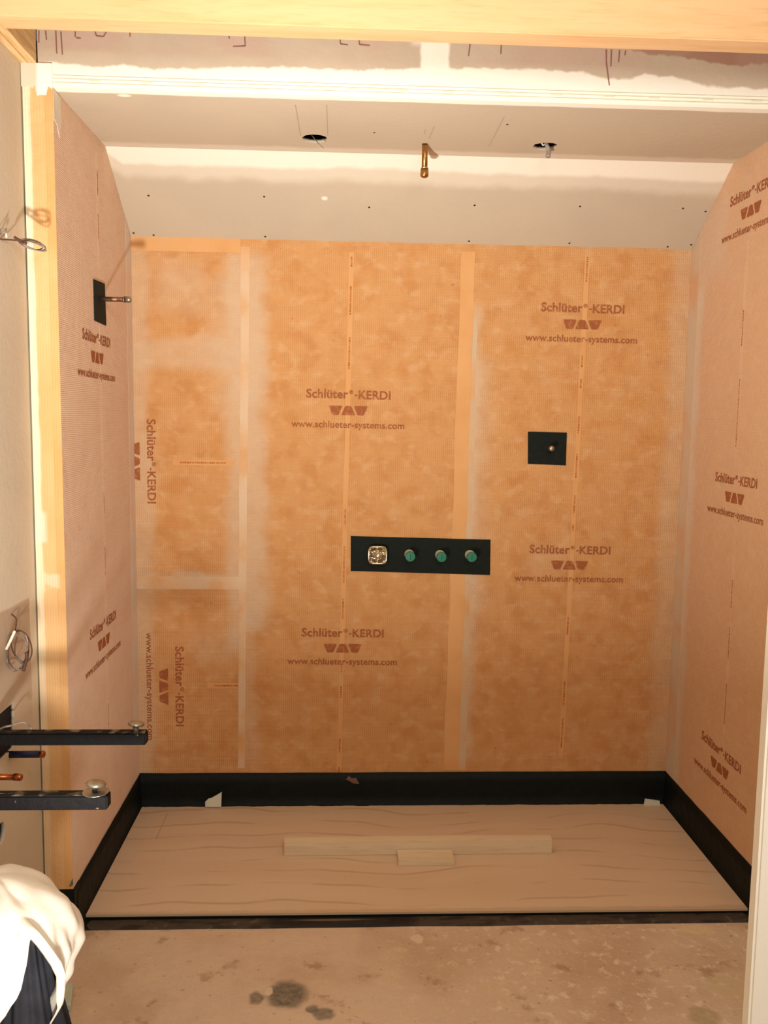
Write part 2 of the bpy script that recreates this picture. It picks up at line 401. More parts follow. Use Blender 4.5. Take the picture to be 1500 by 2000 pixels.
def band_px(top, bot, w0, w1, mat, parent=wb, off=.0021):
    """vertical seam band: px centre top / bottom, width in metres"""
    a = at(*top, 'y', 0); b = at(*bot, 'y', 0); bm = bmesh.new(); n = 22; L = []; Rr = []
    for i in range(n+1):
        t = i/n; p = a.lerp(b, t); w = (w0*(1-t)+w1*t)/2; j = noise.noise(Vector((p.z*4, w0*50, 1)))*w*.35
        L.append((p.x-w+j, p.z)); Rr.append((p.x+w+j*.5, p.z))
    prism(L+Rr[::-1], 'y', -off, -off+.0008, bm) if False else None
    for i in range(n):
        q = [bm.verts.new((x, -off, z)) for x, z in (L[i], Rr[i], Rr[i+1], L[i+1])]; bm.faces.new(q)
    bmesh.ops.remove_doubles(bm, verts=bm.verts, dist=1e-6)
    r = bmesh.ops.extrude_face_region(bm, geom=list(bm.faces))
    for v in [g for g in r['geom'] if isinstance(g, bmesh.types.BMVert)]: v.co.y += .0008
    return mesh_obj('seam_band', bm, mat, parent)
band_px((479, 482), (471, 1500), .036, .030, bm_haze)
band_px((915, 492), (882, 1503), .056, .066, bm_plain, off=.0030)
band_px((929, 600), (902, 1503), .018, .030, bm_grey, off=.0024)
bm = bmesh.new(); z1, z2 = zj1-.036, zj1+.020
mesh_obj('seam_band', BX((.0, -.0022, z1), (xs1-.02, -.0012, z2), 0), bm_haze, wb)
mesh_obj('top_band', BX((.0, -.0024, HB-.055), (xs1-.01, -.0012, HB+.002), 0), bm_plain, wb)
bm.free()
lt = band_mat('print_strip', srgb(222, 170, 116), haze=.5)
for top, bot, par in (((687, 492), (662, 1503), sh_c), ((1148, 497), (1095, 1480), sh_r)):
    band_a = band_px(top, bot, .021, .021, lt, par, off=.0027 if par is sh_c else .0029); band_a.name = 'print_strip'
n1 = [(0, .06), (.11, .23), (.33, .50), (1.03, 1.08), (1.20, 1.38), (1.48, 1.60), (1.95, 2.02), (2.05, 2.1)]
dashes(sh_c, at(687, 492, 'y', -.0029), at(662, 1503, 'y', -.0029), [(.02, .06), (.14, .25), (.35, .48), (1.08, 1.14), (1.24, 1.40), (1.47, 1.56), (1.76, 1.80), (1.86, 1.91), (2.10, 2.16), (2.23, 2.27)], YN, .008)
dashes(sh_r, at(1148, 497, 'y', -.0031), at(1095, 1480, 'y', -.0031), [(.01, .11), (.42, .46), (.52, .56), (.68, .75), (.84, .94), (1.02, 1.10), (1.15, 1.17), (1.56, 1.63), (1.85, 1.95), (2.02, 2.15)], YN, .008)
# little cross strips on the sideways pieces
for (x0, x1, yy, par) in ((338, 458, 903, sh_m), (405, 470, 1339, sh_b)):
    a = at(x0, yy, 'y', 0); b = at(x1, yy, 'y', 0)
    mesh_obj('print_strip', BX((a.x, -.0016, a.z-.011), (b.x, -.0008, a.z+.011)), lt, par)
    dashes(par, (a.x+.03, -.0017, a.z), (b.x, -.0017, a.z), [(0, (b.x-a.x)*.72)], YN, .008)
tilt = .009
for par, cx, cy, o in ((sh_c, 680, 802, -.0016), (sh_c, 669, 1266, -.0016), (sh_r, 1137, 634, -.0020), (sh_r, 1112, 1104, -.0020)):
    legend(par, at(cx, cy, 'y', o-.0012), (1, 0, 0-tilt), (tilt, 0, 1), YN)
legend(sh_b, at(320, 1341, 'y', -.0010), (0, 0, -1), (1, 0, 0), YN)
legend(sh_m, at(264, 901, 'y', -.0014), (0, 0, -1), (1, 0, 0), YN, 'tl')

# ---- left alcove wall: partition with membrane, end wrap
prof = lambda y0: [(y0, 0), (0, 0), (0, HB), (YB, HC), (y0, HC)]
wl = struct('wall_left')
mesh_obj('partition_core', prism([(D, -.001), (.0, -.001), (.0, HC+.06), (D, HC+.06)], 'x', XL, -.004), dw_plain, wl)
m_sl = kerdi('membrane_left_side', 'y', [(-.085, None, None, None, .016, .9), (D, D+.05, .2, 1.2, .02, .3)], pale=.45)
shl = mesh_obj('membrane_sheet', prism([(D, 0), (-.001, 0), (-.001, HB), (YB, HC), (D, HC)], 'x', -.004, 0), m_sl, wl)
c0 = at(252, 700, 'x', 0)
pts = [(-.095, .16), (-.004, .16), (-.004, HB-.004), (-.095, HB+.05)]
mesh_obj('corner_band', prism([(-.088, .16), (-.003, .16), (-.003, HB-.004), (-.088, HB+.055)], 'x', 0, .0010), bm_grey, wl)
XN = (1, 0, 0)
for px, py in ((190, 699), (203, 1254)):
    p = at(px, py, 'x', .0005); legend(shl, p, (0, 1, -.01), (0, .01, 1), XN)
a, b = at(180, 300, 'x', .0004), at(228, 1700, 'x', .0004); ym = at(196, 585, 'x', 0).y-.01
mesh_obj('print_strip', prism([(ym-.012, .2), (ym+.012, .2), (ym+.012, 2.66), (ym-.012, 2.66)], 'x', 0, .0004), kerdi('print_strip_side', 'y', pale=.75), shl)
dashes(shl, (.0007, ym, 2.64), (.0007, ym, .2), [(.05, .13), (.2, .28), (1.2, 1.27), (1.4, 1.5), (2.0, 2.1)], XN, .007)
# end of partition: membrane wrap, cream edge, white cap
M = Mat('end_wrap', .9, .2); M.base(srgb(228, 184, 130)); M.mix(step(M.noise(2.4, 4), .4, .65)*.6, srgb(218, 164, 106)); M.mix(step(M.noise(260, 2), .6, .75)*.25, srgb(180, 116, 66))
M.mix(step(M.x, -.030, -.024)*step(M.noise(3, 3), .3, .6)*.5, srgb(212, 150, 84))
w = (M.noise(10, 4)-.5)*.014
M.mix((1-step(M.x+w, XL+.020, XL+.032))*(step(M.z, .1, 1.6)*.6+.3), srgb(240, 226, 196))
w3 = (M.noise(14, 4)-.5)*.12
M.mix(box(M.x, M.z+w3, None, -.055, 1.32, 1.42, .01)*.8, srgb(236, 220, 196)); M.mix(box(M.x+w, M.z+w3, None, -.02, 1.18, 1.24, .01)*.6, srgb(236, 216, 186))
M.mix(step(N.op('SINE', M.x*(2*math.pi/.0085)), .2, 1)*.12, srgb(170, 110, 60)); M.bump(M.noise(30, 4), .003)
zc = at(75, 168, 'y', D).z
mesh_obj('membrane_wrap', BX((XL+.004, D-.003, .075), (0, D, zc), .001), M.m, wl)
capm = drywall('cap_plaster', base=srgb(226, 214, 192), muds=[lambda M: M.mix(step(M.x+(M.noise(20, 3)-.5)*.02, -.052, -.040)*.95, srgb(255, 252, 236))])
zt = at(75, 124, 'y', D).z
bm = bmesh.new(); n = 14; lo = [(XL+.002+(0-XL-.002)*i/n, zc-.004+(.012*noise.noise(Vector((i*.9, 3, 1)))-(.022 if 7 <= i <= 11 else 0))) for i in range(n+1)]
prism([(XL+.002, zt), (0, zt)]+lo[::-1], 'y', D-.005, D-.0005, bm)
mesh_obj('plaster_cap', bm, capm, wl)
bm = bmesh.new()   # white run-off down the inside face at top corner
prism([(D, HC-.004), (D+.07, HC-.004), (D+.075, HC-.07), (D+.05, HC-.13), (D+.028, HC-.10), (D, HC-.09)], 'x', 0, .0012, bm)
mesh_obj('plaster_smear', bm, simple('smear', srgb(226, 214, 194), .9), wl)

# ---- right alcove wall
wr = struct('wall_right')
mesh_obj('backing_board', prism([(D, -.001), (.0, -.001), (.0, HC+.06), (D, HC+.06)], 'x', WX+.004, WX+.1), dw_plain, wr)
m_sr = kerdi('membrane_right_side', 'y', [(-.15, None, None, 2.3, .03, .85), (-.35, -.05, 2.3, 2.6, .06, .35)], pale=.30)
shr = mesh_obj('membrane_sheet', prism([(D, 0), (-.001, 0), (-.001, HB), (YB, HC), (D, HC)], 'x', WX, WX+.004), m_sr, wr)
mesh_obj('corner_band', prism([(-.10, .16), (-.003, .16), (-.003, HB-.004), (-.10, HB+.06)], 'x', WX-.001, WX), bm_grey, wr)
XN2 = (-1, 0, 0)
for px, py in ((1466, 411), (1434, 973), (1405, 1500)):
    legend(shr, at(px, py, 'x', WX-.0006), (0, -1, 0), (0, 0, 1), XN2)
for i, (ya, yb) in enumerate(((470, 910), (1030, 1450))):
    a = at(1460-22*i, ya, 'x', WX); b = at(1436-24*i, yb, 'x', WX); yy = (a.y+b.y)/2
    mesh_obj('print_strip', prism([(yy-.012, b.z), (yy+.012, b.z), (yy+.012, a.z), (yy-.012, a.z)], 'x', WX-.0005, WX), kerdi('print_strip_side', 'y', pale=.6), shr)
    dashes(shr, (WX-.0007, yy, a.z), (WX-.0007, yy, b.z), [(.25, .38), (.5, .75)] if i == 0 else [(.2, .3), (.38, .5), (.6, .75)], XN2, .007)

# ---- sloped + flat ceiling of the alcove
ce = struct('ceiling')
def slope_pt(px, py):
    # intersect ray with the slope plane
    n = Vector((0, (HC-HB), (0-YB))).normalized(); n = Vector((0, -(HC-HB), YB)).normalized(); p0 = Vector((0, 0, HB))
    d = fw+rt*((px-750)/F)-up*((py-1000)/F); t = (p0-CAM).dot(n)/d.dot(n); return CAM+d*t, n
def c_m(M):
    w = (M.noise(5, 4, M.vec(M.x, M.y, 0.0))-.5)*.06
    # front edge coat and both sides of the bend
    M.mix((1-step(M.y+w*.3, D+.030, D+.040))*.97, MUD)
    L = [(slope_pt(x, y)[0].x, slope_pt(x, y)[0].y) for x, y in ((205, 297), (240, 318), (330, 322), (500, 326), (600, 331), (690, 326), (830, 334), (1000, 340), (1200, 345), (1300, 352), (1400, 356))]
    lo = pl(M.x, L); w2 = (M.noise(9, 4, M.vec(M.x, M.y, 2.0))-.5)*.05
    k = step(M.y, YB-.004, YB+.002)*(1-step(M.y+w2*.6-lo, -.010, .012)); M.mix(k*.96, MUD)
    k2 = step(M.y+w2, YB-.075, YB-.035)*(1-step(M.y+w2-lo, .03, .075)); M.mix(k2*.55, srgb(232, 222, 204))
    M.mix(blob(M.x, M.y, .20, D+.05, .02, .012)*.9, MUD); M.mix(blob(M.x, M.y, .80, -.19, .012, .008)*.7, MUD)
cm = drywall('ceiling_board', muds=[c_m], base=srgb(200, 184, 162))
hl = at(615, 271, 'z', HC); hr = at(1065, 286, 'z', HC); hp = at(830, 282, 'z', HC)
bm = holed([(-.0, D+.0145), (WX, D+.0145), (WX, YB), (0, YB)], [ell(hl.x, hl.y, .045, .047, jit=.05), ell(hr.x, hr.y, .045, .045, jit=.08), ell(hp.x, hp.y, .013, .013, 14)], .012, lambda u, v, w: (u, v, HC+.006+w))
flat = mesh_obj('flat_panel', bm, cm, ce)
slope = mesh_obj('sloped_panel', prism([(YB, HC), (0, HB), (0, HB+.02), (YB, HC+.014)], 'x', 0, WX), cm, ce)
mesh_obj('ceiling_void', BX((-.09, D+.02, HC+.1), (WX+.09, .003, HC+.14)), void, ce)
bm0 = None
for px, py in ((290, 382), (516, 384), (721, 405), (927, 401), (1133, 403), (1334, 407), (261, 455), (300, 459), (518, 462), (916, 471), (1112, 475), (1304, 482), (1350, 478), (1378, 413)):
    p, n = slope_pt(px, py)
    if n.z > 0: n = -n
    mesh_obj('screw_head', lathe([(-.001, .004), (.0006, .0045), (.0012, .003)], p, n, seg=8), screw_m, slope)
for px, py in ((731, 259), (991, 243)):
    p = at(px, py, 'z', HC); mesh_obj('screw_head', lathe([(-.001, .004), (.0006, .0045), (.0012, .003)], p, (0, 0, -1), seg=8), screw_m, flat)
def stroke(parent, pts, w, mat, nrm, nm='pencil_line'):
    bm = bmesh.new(); n = Vector(nrm)
    for a, b in zip(pts, pts[1:]):
        a, b = Vector(a), Vector(b); s = (b-a).cross(n).normalized()*w/2
        q = [bm.verts.new(v) for v in (a-s+n*.0008, a+s+n*.0008, b+s*.8+n*.0008, b-s*.8+n*.0008)]; bm.faces.new(q)
    mesh_obj(nm, bm, mat, parent)
for ptsx in (((577, 205), (587, 265)), ((638, 205), (640, 265)), ((848, 247), (838, 270)), ((985, 228), (955, 285)), ((831, 252), (829, 262))):
    stroke(flat, [at(x, y, 'z', HC) for x, y in ptsx], .0028, simple('pencil_soft', srgb(176, 156, 140), .9), (0, 0, -1))

# ---- header face above the alcove opening
hd = struct('wall_header')
def z_of(px, py): return at(px, py, 'y', D).z
def h_m(M):
    w = (M.noise(4, 4, M.vec(M.x, 0.0, M.z))-.5)*.05; w2 = (M.noise(22, 4, M.vec(M.x, 1.0, M.z))-.5)*.02
    L = [(at(x, y, 'y', D).x, at(x, y, 'y', D).z) for x, y in ((100, 122), (150, 126), (185, 131), (240, 127), (300, 135), (400, 134), (500, 131), (560, 131), (700, 139), (800, 134), (900, 134), (1000, 134), (1060, 137), (1130, 140), (1190, 154), (1235, 153), (1260, 146), (1310, 150), (1380, 168), (1500, 174))]
    k = 1-step(M.z+w*.12+w2*1.3-pl(M.x, L), -.005, .005)
    M.mix(k*.97, MUD)
    a, b = at(822, 110, 'y', D).x, at(877, 110, 'y', D).x
    M.mix(box(M.x+w2*.6, M.z, a, b, None, None, .006)*.95, MUD)
    M.mix(box(M.x+w2, M.z, a-.03, b, z_of(850, 90), None, .01)*.5, MUD)
def h_s(M):
    w = (M.noise(40, 4, M.vec(M.x, 0.0, M.z*.3))-.5)*.03
    L = [(at(x, y, 'y', D).x, at(x, y, 'y', D).z) for x, y in ((1225, 97), (1270, 108), (1330, 110), (1380, 122), (1440, 130), (1500, 124))]
    k = step(M.x, L[0][0]-.02, L[0][0]+.05)*step(M.z+w*.8-pl(M.x, L), -.003, .006); M.mix(k*.8, srgb(168, 118, 98))
    M.mix(step(M.noise(3, 3, M.vec(M.x, 2.0, M.z)), .45, .6)*step(M.z, z_of(300, 110), z_of(300, 96))*.5, srgb(198, 166, 150))
    M.mix(step(M.noise(6, 3), .4, .7)*.3, srgb(190, 172, 150))
hm = drywall('header_board', muds=[h_m], stains_and_tones=[h_s], base=srgb(206, 188, 166))
hb = mesh_obj('header_board', BX((-.043, D, HC), (WX+.3, D+.014, 3.05)), hm, hd)
hb2 = mesh_obj('header_return', BX((WX+.0, D, -.01), (WX+.3, D+.014, HC)), dw_plain, hd)
beadm = simple('metal_bead', srgb(236, 232, 206), .6, var=.4, vs=20, var2=srgb(214, 216, 180))
for dz, hh in ((.012, .0016), (.024, .0012), (.034, .0010)):
    mesh_obj('corner_bead', BX((0, D-.0018, HC+dz), (WX+.2, D, HC+dz+hh*2.2), .0004), beadm, hb)
mk = simple('dry_mud_mark', srgb(214, 202, 172), .9)
for px in (185, 285, 388, 590, 690, 786, 875, 985, 1087, 1190, 1278, 1382, 1478):
    y0 = 155+(px-185)*.0305+2; p = at(px, y0, 'y', D)
    mesh_obj('compound_mark', BX((p.x-.018, D-.0010, p.z-.0025), (p.x+.018, D, p.z+.0025)), mk, hb)
dk = simple('brown_marker', srgb(150, 104, 92), .9)
for seg in (((76, 60), (76, 84)), ((89, 60), (91, 78)), ((109, 60), (111, 105)), ((119, 62), (122, 107)), ((147, 62), (147, 73)), ((149, 74), (158, 75)),
            ((186, 62), (188, 70), (202, 72), (208, 62)), ((254, 62), (254, 72)), ((447, 68), (448, 76)), ((478, 70), (479, 90), (455, 91)), ((664, 76), (665, 86), (680, 88)), ((701, 77), (702, 87), (722, 89)),
            ((918, 86), (915, 110)), ((979, 88), (978, 106)), ((1184, 97), (1184, 122), (1190, 167)), ((1194, 97), (1193, 130)), ((1210, 98), (1208, 122)), ((1222, 99), (1220, 108))):
    stroke(hb, [at(x, y, 'y', D) for x, y in seg], .0045, dk, YN, 'marker_line')

# ---- near left wall of the room with its cut-outs
wn = struct('wall_left_near')
def n_tone(M):
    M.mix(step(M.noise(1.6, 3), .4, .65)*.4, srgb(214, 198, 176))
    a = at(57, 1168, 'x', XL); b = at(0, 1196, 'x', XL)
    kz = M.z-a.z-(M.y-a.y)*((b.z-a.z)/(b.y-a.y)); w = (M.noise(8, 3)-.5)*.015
    M.mix((1-step(kz+w, -.005, .006))*(1-step(M.y, a.y-.004, a.y+.004))*step(M.z, a.z-.5, a.z-.1)*.8, srgb(176, 150, 126))  # darker patch below a sloping edge, ending at a vertical line
nm = drywall('near_drywall', stains_and_tones=[n_tone], base=srgb(214, 200, 178))
h0 = at(28, 1370, 'x', XL); h1 = at(28, 1440, 'x', XL); ho = at(2, 1628, 'x', XL); h2 = at(11, 1628, 'x', XL)
rect = [(h0.y-.20, h0.z), (h0.y, h0.z), (h1.y, h1.z-.03), (h0.y-.20, h1.z-.03)]
obox = at(8, 455, 'x', XL); orect = ell(obox.y-.05, obox.z, .05, .045, 20)
bm = holed([(-4.55, 0), (D-.0015, 0), (D-.0015, 2.775), (-4.55, 2.775)], [rect, ell(h2.y-.035, ho.z, .035, .032, 20)], .013, lambda u, v, w: (XL-.0065+w, u, v))
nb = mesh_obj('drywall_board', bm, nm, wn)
mesh_obj('outlet_box', BX((XL-.075, h0.y-.21, h1.z-.04), (XL-.0135, h0.y+.01, h0.z+.01)), void, wn)
mesh_obj('pipe_cavity', BX((XL-.075, h2.y-.08, ho.z-.04), (XL-.0135, h2.y+.01, ho.z+.04)), void, wn)
gap = simple('shadow_gap', srgb(120, 112, 92), .95, var=.5, vs=8, var2=srgb(60, 54, 44))
mesh_obj('corner_joint', BX((XL-.003, D-.004, .06), (XL+.004, D-.0005, zt), 0), gap, wn)
mesh_obj('stud_wall', BX((-.3, -4.55, 0), (XL-.08, D, 2.775)), dw_plain, wn)
# ---- rest of the room (out of frame, closes the space for bounced light)
oth = struct('wall_right_near'); mesh_obj('wall_board', BX((WX+.25, -4.6, 0), (WX+.3, D, 3.1)), dw_plain, oth)
oth = struct('wall_rear'); mesh_obj('wall_board', BX((-.3, -4.65, 0), (WX+.3, -4.6, 3.1)), dw_plain, oth)
oth = struct('ceiling_near'); mesh_obj('ceiling_board', BX((-.3, -4.6, 3.05), (WX+.3, D+.2, 3.1)), dw_plain, oth)

# ---- doorway trim at right
tr = struct('trim_1')
e = at(1484, 1400, 'y', -2.8)
white_trim = simple('cream_paint', srgb(244, 236, 220), .45, var=.1, vs=4, var2=srgb(226, 210, 186))
mesh_obj('casing_board', BX((e.x, -2.82, 0), (e.x+.14, -2.8, 2.3), .003), white_trim, tr)
mesh_obj('jamb_board', BX((e.x+.10, -2.80, 0), (e.x+.12, -2.66, 2.3), .002), white_trim, tr)

# ======================================================= TIMBERS
tb = thing('timber_beam', (1.15, -1.27, 2.77), 'wide light timber beam crossing the top of the opening', 'beam')
mesh_obj('beam_board', BX((-.044, -1.305, 2.768), (2.6, -1.222, 3.04), .004), beam_wood, tb)
tp = thing('timber_plate', (-.07, -2.4, 2.775), 'laminated timber plate running along the top of the left wall', 'beam')
mesh_obj('plate_board', BX((-.097, -4.5, 2.776), (-.072, D-.001, 3.04), .001), ply_edge, tp)
mesh_obj('plate_board', BX((-.0715, -4.5, 2.777), (-.046, D-.001, 3.04), .001), ply_edge, tp)

# ======================================================= PAN LINER
pl = thing('pan_liner', (1.17, -.45, 0), 'black waterproof liner turned up around the edges of the shower pan', 'liner')
yf = -.935
bm = bmesh.new(); n = 60   # gently wavy upturns
def upturn(p0, p1, out, h0, h1, nseg, name, foot=.012):
    bm = bmesh.new(); p0, p1, out = Vector(p0), Vector(p1), Vector(out); rows = []
    for i in range(nseg+1):
        t = i/nseg; p = p0.lerp(p1, t); h = h0*(1-t)+h1*t; w = .0018*noise.noise(Vector((t*14, h0*9, 2)))
        prof = [(0.0015, h+w), (.004, h*.7), (.006+w, h*.35), (foot+w*2, .006), (foot+.03, .003)]
        A = [bm.verts.new(p+out*a+Vector((0, 0, z))) for a, z in prof]
        B = [bm.verts.new(p+out*(a-.0012)+Vector((0, 0, z+(.0 if k == 0 else 0)-(.001 if k > 2 else 0)))) for k, (a, z) in enumerate(prof)]
        rows.append((A, B))
    for (A, B), (C, E_) in zip(rows, rows[1:]):
        for k in range(len(A)-1): bm.faces.new((A[k], A[k+1], C[k+1], C[k])); bm.faces.new((B[k], E_[k], E_[k+1], B[k+1]))
        bm.faces.new((A[0], C[0], E_[0], B[0]))
    return mesh_obj(name, bm, rubber, pl, smooth=True)
upturn((0, -.0035, 0), (WX, -.0035, 0), (0, -1, 0), HBAND, HBAND, 50, 'back_upturn', .010)
upturn((.002, 0, 0), (.002, yf, 0), (1, 0, 0), HBAND, HBAND, 24, 'left_upturn')
upturn((WX-.001, 0, 0), (WX-.001, yf, 0), (-1, 0, 0), HBAND, HBAND, 24, 'right_upturn', .016)
a = at(88, 1740, 'y', D-.004); b = at(100, 1777, 'y', D-.004)
mesh_obj('end_flap', prism([(XL+.001, HBAND), (.004, HBAND+.002), (.0045, .045), (-.02, .073), (XL+.014, .078), (XL+.002, .11)], 'y', D-.0055, D-.0032), rubber, pl)
mesh_obj('left_wrap', BX((-.001, D-.005, .0), (.0045, yf+.03, HBAND+.001)), rubber, pl)
mesh_obj('pan_floor', BX((.012, yf+.052, .0), (WX-.012, -.010, .0125)), rubber, pl)
bm = bmesh.new(); n = 90; rows = []
for i in range(n+1):
    x = -.035+(WX+.05+.035)*i/n; w = .004*noise.noise(Vector((x*4, 0, 5)))
    prof = [(yf+w, -.002), (yf+.002+w, .0035), (yf+.02, .005+.002*noise.noise(Vector((x*9, 1, 1)))), (yf+.055, .004)]
    rows.append([bm.verts.new((x, y, z)) for y, z in prof])
for A, B in zip(rows, rows[1:]):
    for k in range(3): bm.faces.new((A[k], A[k+1], B[k+1], B[k]))
fs = mesh_obj('front_strip', bm, dirty, pl, smooth=True)
mesh_obj('mortar_spot', (lambda: (lambda b: (b, [setattr(v, 'co', v.co) for v in b.verts])[0])(quad_on([at(x, y, 'y', -.0075) for x, y in ((676, 1522), (681, 1515), (687, 1520), (695, 1519), (702, 1531), (690, 1530), (684, 1526))], YN, .001)))(), simple('mortar_spot', srgb(120, 92, 76), .9), pl)

# ---- protective plywood sheet lying in the pan
M = Mat('plywood_face', .8, .25).base(srgb(218, 192, 162)); g = M.vec(M.x*.9+(M.noise(1.4, 2)-.5)*.3, M.y*7+(M.noise(1.2, 2)-.5)*2.2, 0.0)
M.mix(step(M.noise(1.0, 3, g), .40, .65)*.4, srgb(208, 178, 146))
nn = M.nt.nodes.new('ShaderNodeTexWave'); nn.bands_direction = 'Y'; nn.inputs['Scale'].default_value = .42; nn.inputs['Distortion'].default_value = 2.5; nn.inputs['Detail'].default_value = 2; nn.inputs['Detail Scale'].default_value = .8
M.nt.links.new(g, nn.inputs['Vector']); wv = N(nn.outputs['Fac'])
M.mix(step(wv, .93, 1)*step(M.noise(3, 2), .42, .6)*.40, srgb(170, 136, 106)); M.mix(step(M.noise(300, 2), .55, .75)*.15, srgb(150, 110, 78))
M.mix(box(M.x, M.y, .135, .142, -.33, -.1, .003)*.25, srgb(130, 96, 70)); M.mix((1-step(M.y+(M.noise(20, 3)-.5)*.02, -.872, -.855))*.3, srgb(150, 122, 84))
bm = bmesh.new(); n = 120
top = []
xl, xr = .016, WX-.018
back = [(xl+(xr-xl)*i/n, -.035-.006*noise.noise(Vector((i*.25, 1, 1)))-.004*noise.noise(Vector((i*1.3, 4, 1)))) for i in range(n+1)]
front = [(xr-.002, -.886), (xl-.002, -.878)]
poly = back+front
prism([(x, y) for x, y in poly], 'z', .0128, .021, bm)
tag(mesh_obj('plywood_sheet', bm, M.m, origin=(1.17, -.45, .0128)), 'tan plywood sheet with faint grain covering the pan floor', 'board')
ws = thing('wood_strip', (1.15, -.55, .021), 'long pale wooden strip lying on the plywood sheet', 'wood strip')
def on_ply(x, y, z=.021): return at(x, y, 'z', z)
# front face bottom px y~1670, top front edge y~1639, back edge 1631
A0 = on_ply(555, 1671); B0 = on_ply(1078, 1668); yF = (A0.y+B0.y)/2
zt_ = at(800, 1641, 'y', yF).z
yK = at(800, 1632, 'z', zt_).y
mesh_obj('strip_board', BX((A0.x, yF, .0212), (B0.x, yK, zt_), .0015), strip_wood, ws)
bl = thing('wood_block', (1.2, -.62, .021), 'short pale wooden offcut lying against the front of the long strip', 'wood block')
A1 = on_ply(778, 1692); B1 = on_ply(887, 1690); yF1 = (A1.y+B1.y)/2; zt1 = at(832, 1680, 'y', yF1).z
bm = BX((A1.x, yF1, .0212), (B1.x, yF-.002, zt1), .001)
mesh_obj('block_board', bm, strip_wood, bl)
# white shims
plastic = simple('white_shim', srgb(222, 222, 206), .6)
a = at(401, 1575, 'y', -.045)
pts = [(401, 1576), (432, 1576), (433, 1547), (425, 1552), (412, 1559), (407, 1560), (401, 1566)]
tag(mesh_obj('plastic_shim', prism([(lambda p: (p.x, max(p.z, .0215)))(at(x, y, 'y', -.05)) for x, y in pts], 'y', -.052, -.047), plastic, origin=(at(416, 1576, 'y', -.05).x, -.05, .0215)), 'pointed white plastic shim standing at the left end of the back upturn', 'shim')
pts = [(1257, 1577), (1289, 1577), (1288, 1564), (1260, 1560)]
tag(mesh_obj('plastic_shim', prism([(lambda p: (p.x, max(p.z, .0215)))(at(x, y, 'y', -.05)) for x, y in pts], 'y', -.052, -.047), plastic, origin=(at(1272, 1577, 'y', -.05).x, -.05, .0215)), 'low square white plastic shim near the right back corner', 'shim')

# ======================================================= VALVES AND PIPES
def patch(px, label, nrm, ax, val):
    bm = quad_on([at(x, y, ax, val) for x, y in px], nrm, .0015); c = at(sum(p[0] for p in px)/4, sum(p[1] for p in px)/4, ax, val)
    return tag(mesh_obj('sealing_patch', bm, rubber_flat, origin=c), label, 'patch')
rf = Mat('black_patch', .75, .2).base(srgb(18, 26, 22)); rf.mix(step(rf.noise(40, 3), .5, .75)*.2, srgb(44, 50, 42)); rf.bump(rf.noise(500, 2), .0004); rubber_flat = rf.m
PO = -.0031
patch([(685, 1047), (958, 1054), (957, 1123), (685, 1115)], 'long black waterproof patch behind the row of shower valves', YN, 'y', PO)
patch([(1031, 843), (1107, 845), (1105, 909), (1031, 906)], 'square black waterproof patch on the right side of the back wall', YN, 'y', PO)
patch([(182, 545), (204, 554), (207, 636), (184, 626)], 'black waterproof patch on the left wall', (1, 0, 0), 'x', .0012)
# chrome thermostatic valve
p = at(737, 1082, 'y', PO-.002); q = at(740, 1086, 'y', -.06)
v = thing('thermostatic_valve', p, 'shiny rounded chrome valve body at the left of the valve row', 'valve')
def superell(r, k, n=40, e=4.0): return [(r*(abs(math.cos(a))**(2/e))*math.copysign(1, math.cos(a)), k*(abs(math.sin(a))**(2/e))*math.copysign(1, math.sin(a))) for a in (2*math.pi*i/n for i in range(n))]
bm = bmesh.new(); rings = []; c = Vector((p.x, PO-.0016, p.z))
for d, s in ((0, .95), (.030, 1), (.036, .98), (.040, .93), (.0405, .86), (.037, .78), (.030, .66), (.024, .52), (.022, .40)):
    rings.append([bm.verts.new((c.x+x*s, c.y-d, c.z+z*s)) for x, z in superell(.043, .041)])
for A, B in zip(rings, rings[1:]):
    n = len(A)
    for k in range(n): bm.faces.new((A[k], A[(k+1) % n], B[(k+1) % n], B[k]))
bm.faces.new(rings[0][::-1]); bm.faces.new(rings[-1])
mesh_obj('housing', bm, chrome, v, smooth=True)
mesh_obj('cartridge', lathe([(0, .0175), (.018, .0175), (.022, .015), (.022, .012), (.036, .0115), (.039, .009)], (c.x+.002, c.y-.016, c.z-.002), YN), solder, v, smooth=True)
bm = bmesh.new()
for dz in (.012, -.012): lathe([(0, .006), (.026, .006), (.028, .004)], (c.x-.023, c.y-.012, c.z+dz), YN, bm, 12)
mesh_obj('screw_post', bm, chrome, v, smooth=True)
for i, (bx_, by_) in enumerate(((799, 1082), (859, 1083), (917, 1083))):
    p = at(bx_, by_, 'y', PO-.0016)
    t = thing('valve_stub', p, ['green capped valve stub nearest the chrome valve', 'green capped valve stub in the middle of the three', 'green capped valve stub at the right end of the row'][i], 'valve', 'green capped valve stubs')
    mesh_obj('stub_body', lathe([(0, .020), (.008, .021), (.062, .021)], p, YN), white_pl, t, smooth=False)
    mesh_obj('plastic_cap', lathe([(0, .0215), (.012, .0215), (.015, .019), (.0155, .004)], p+Vector((0, -.060, 0)), YN), green, t)
    sl = p+Vector((.0, -.0762, 0)); mesh_obj('cap_slot', BX((sl.x-.001, sl.y, sl.z-.013), (sl.x+.001, sl.y+.002, sl.z+.013)), simple('slot', srgb(16, 60, 48), .7), t)
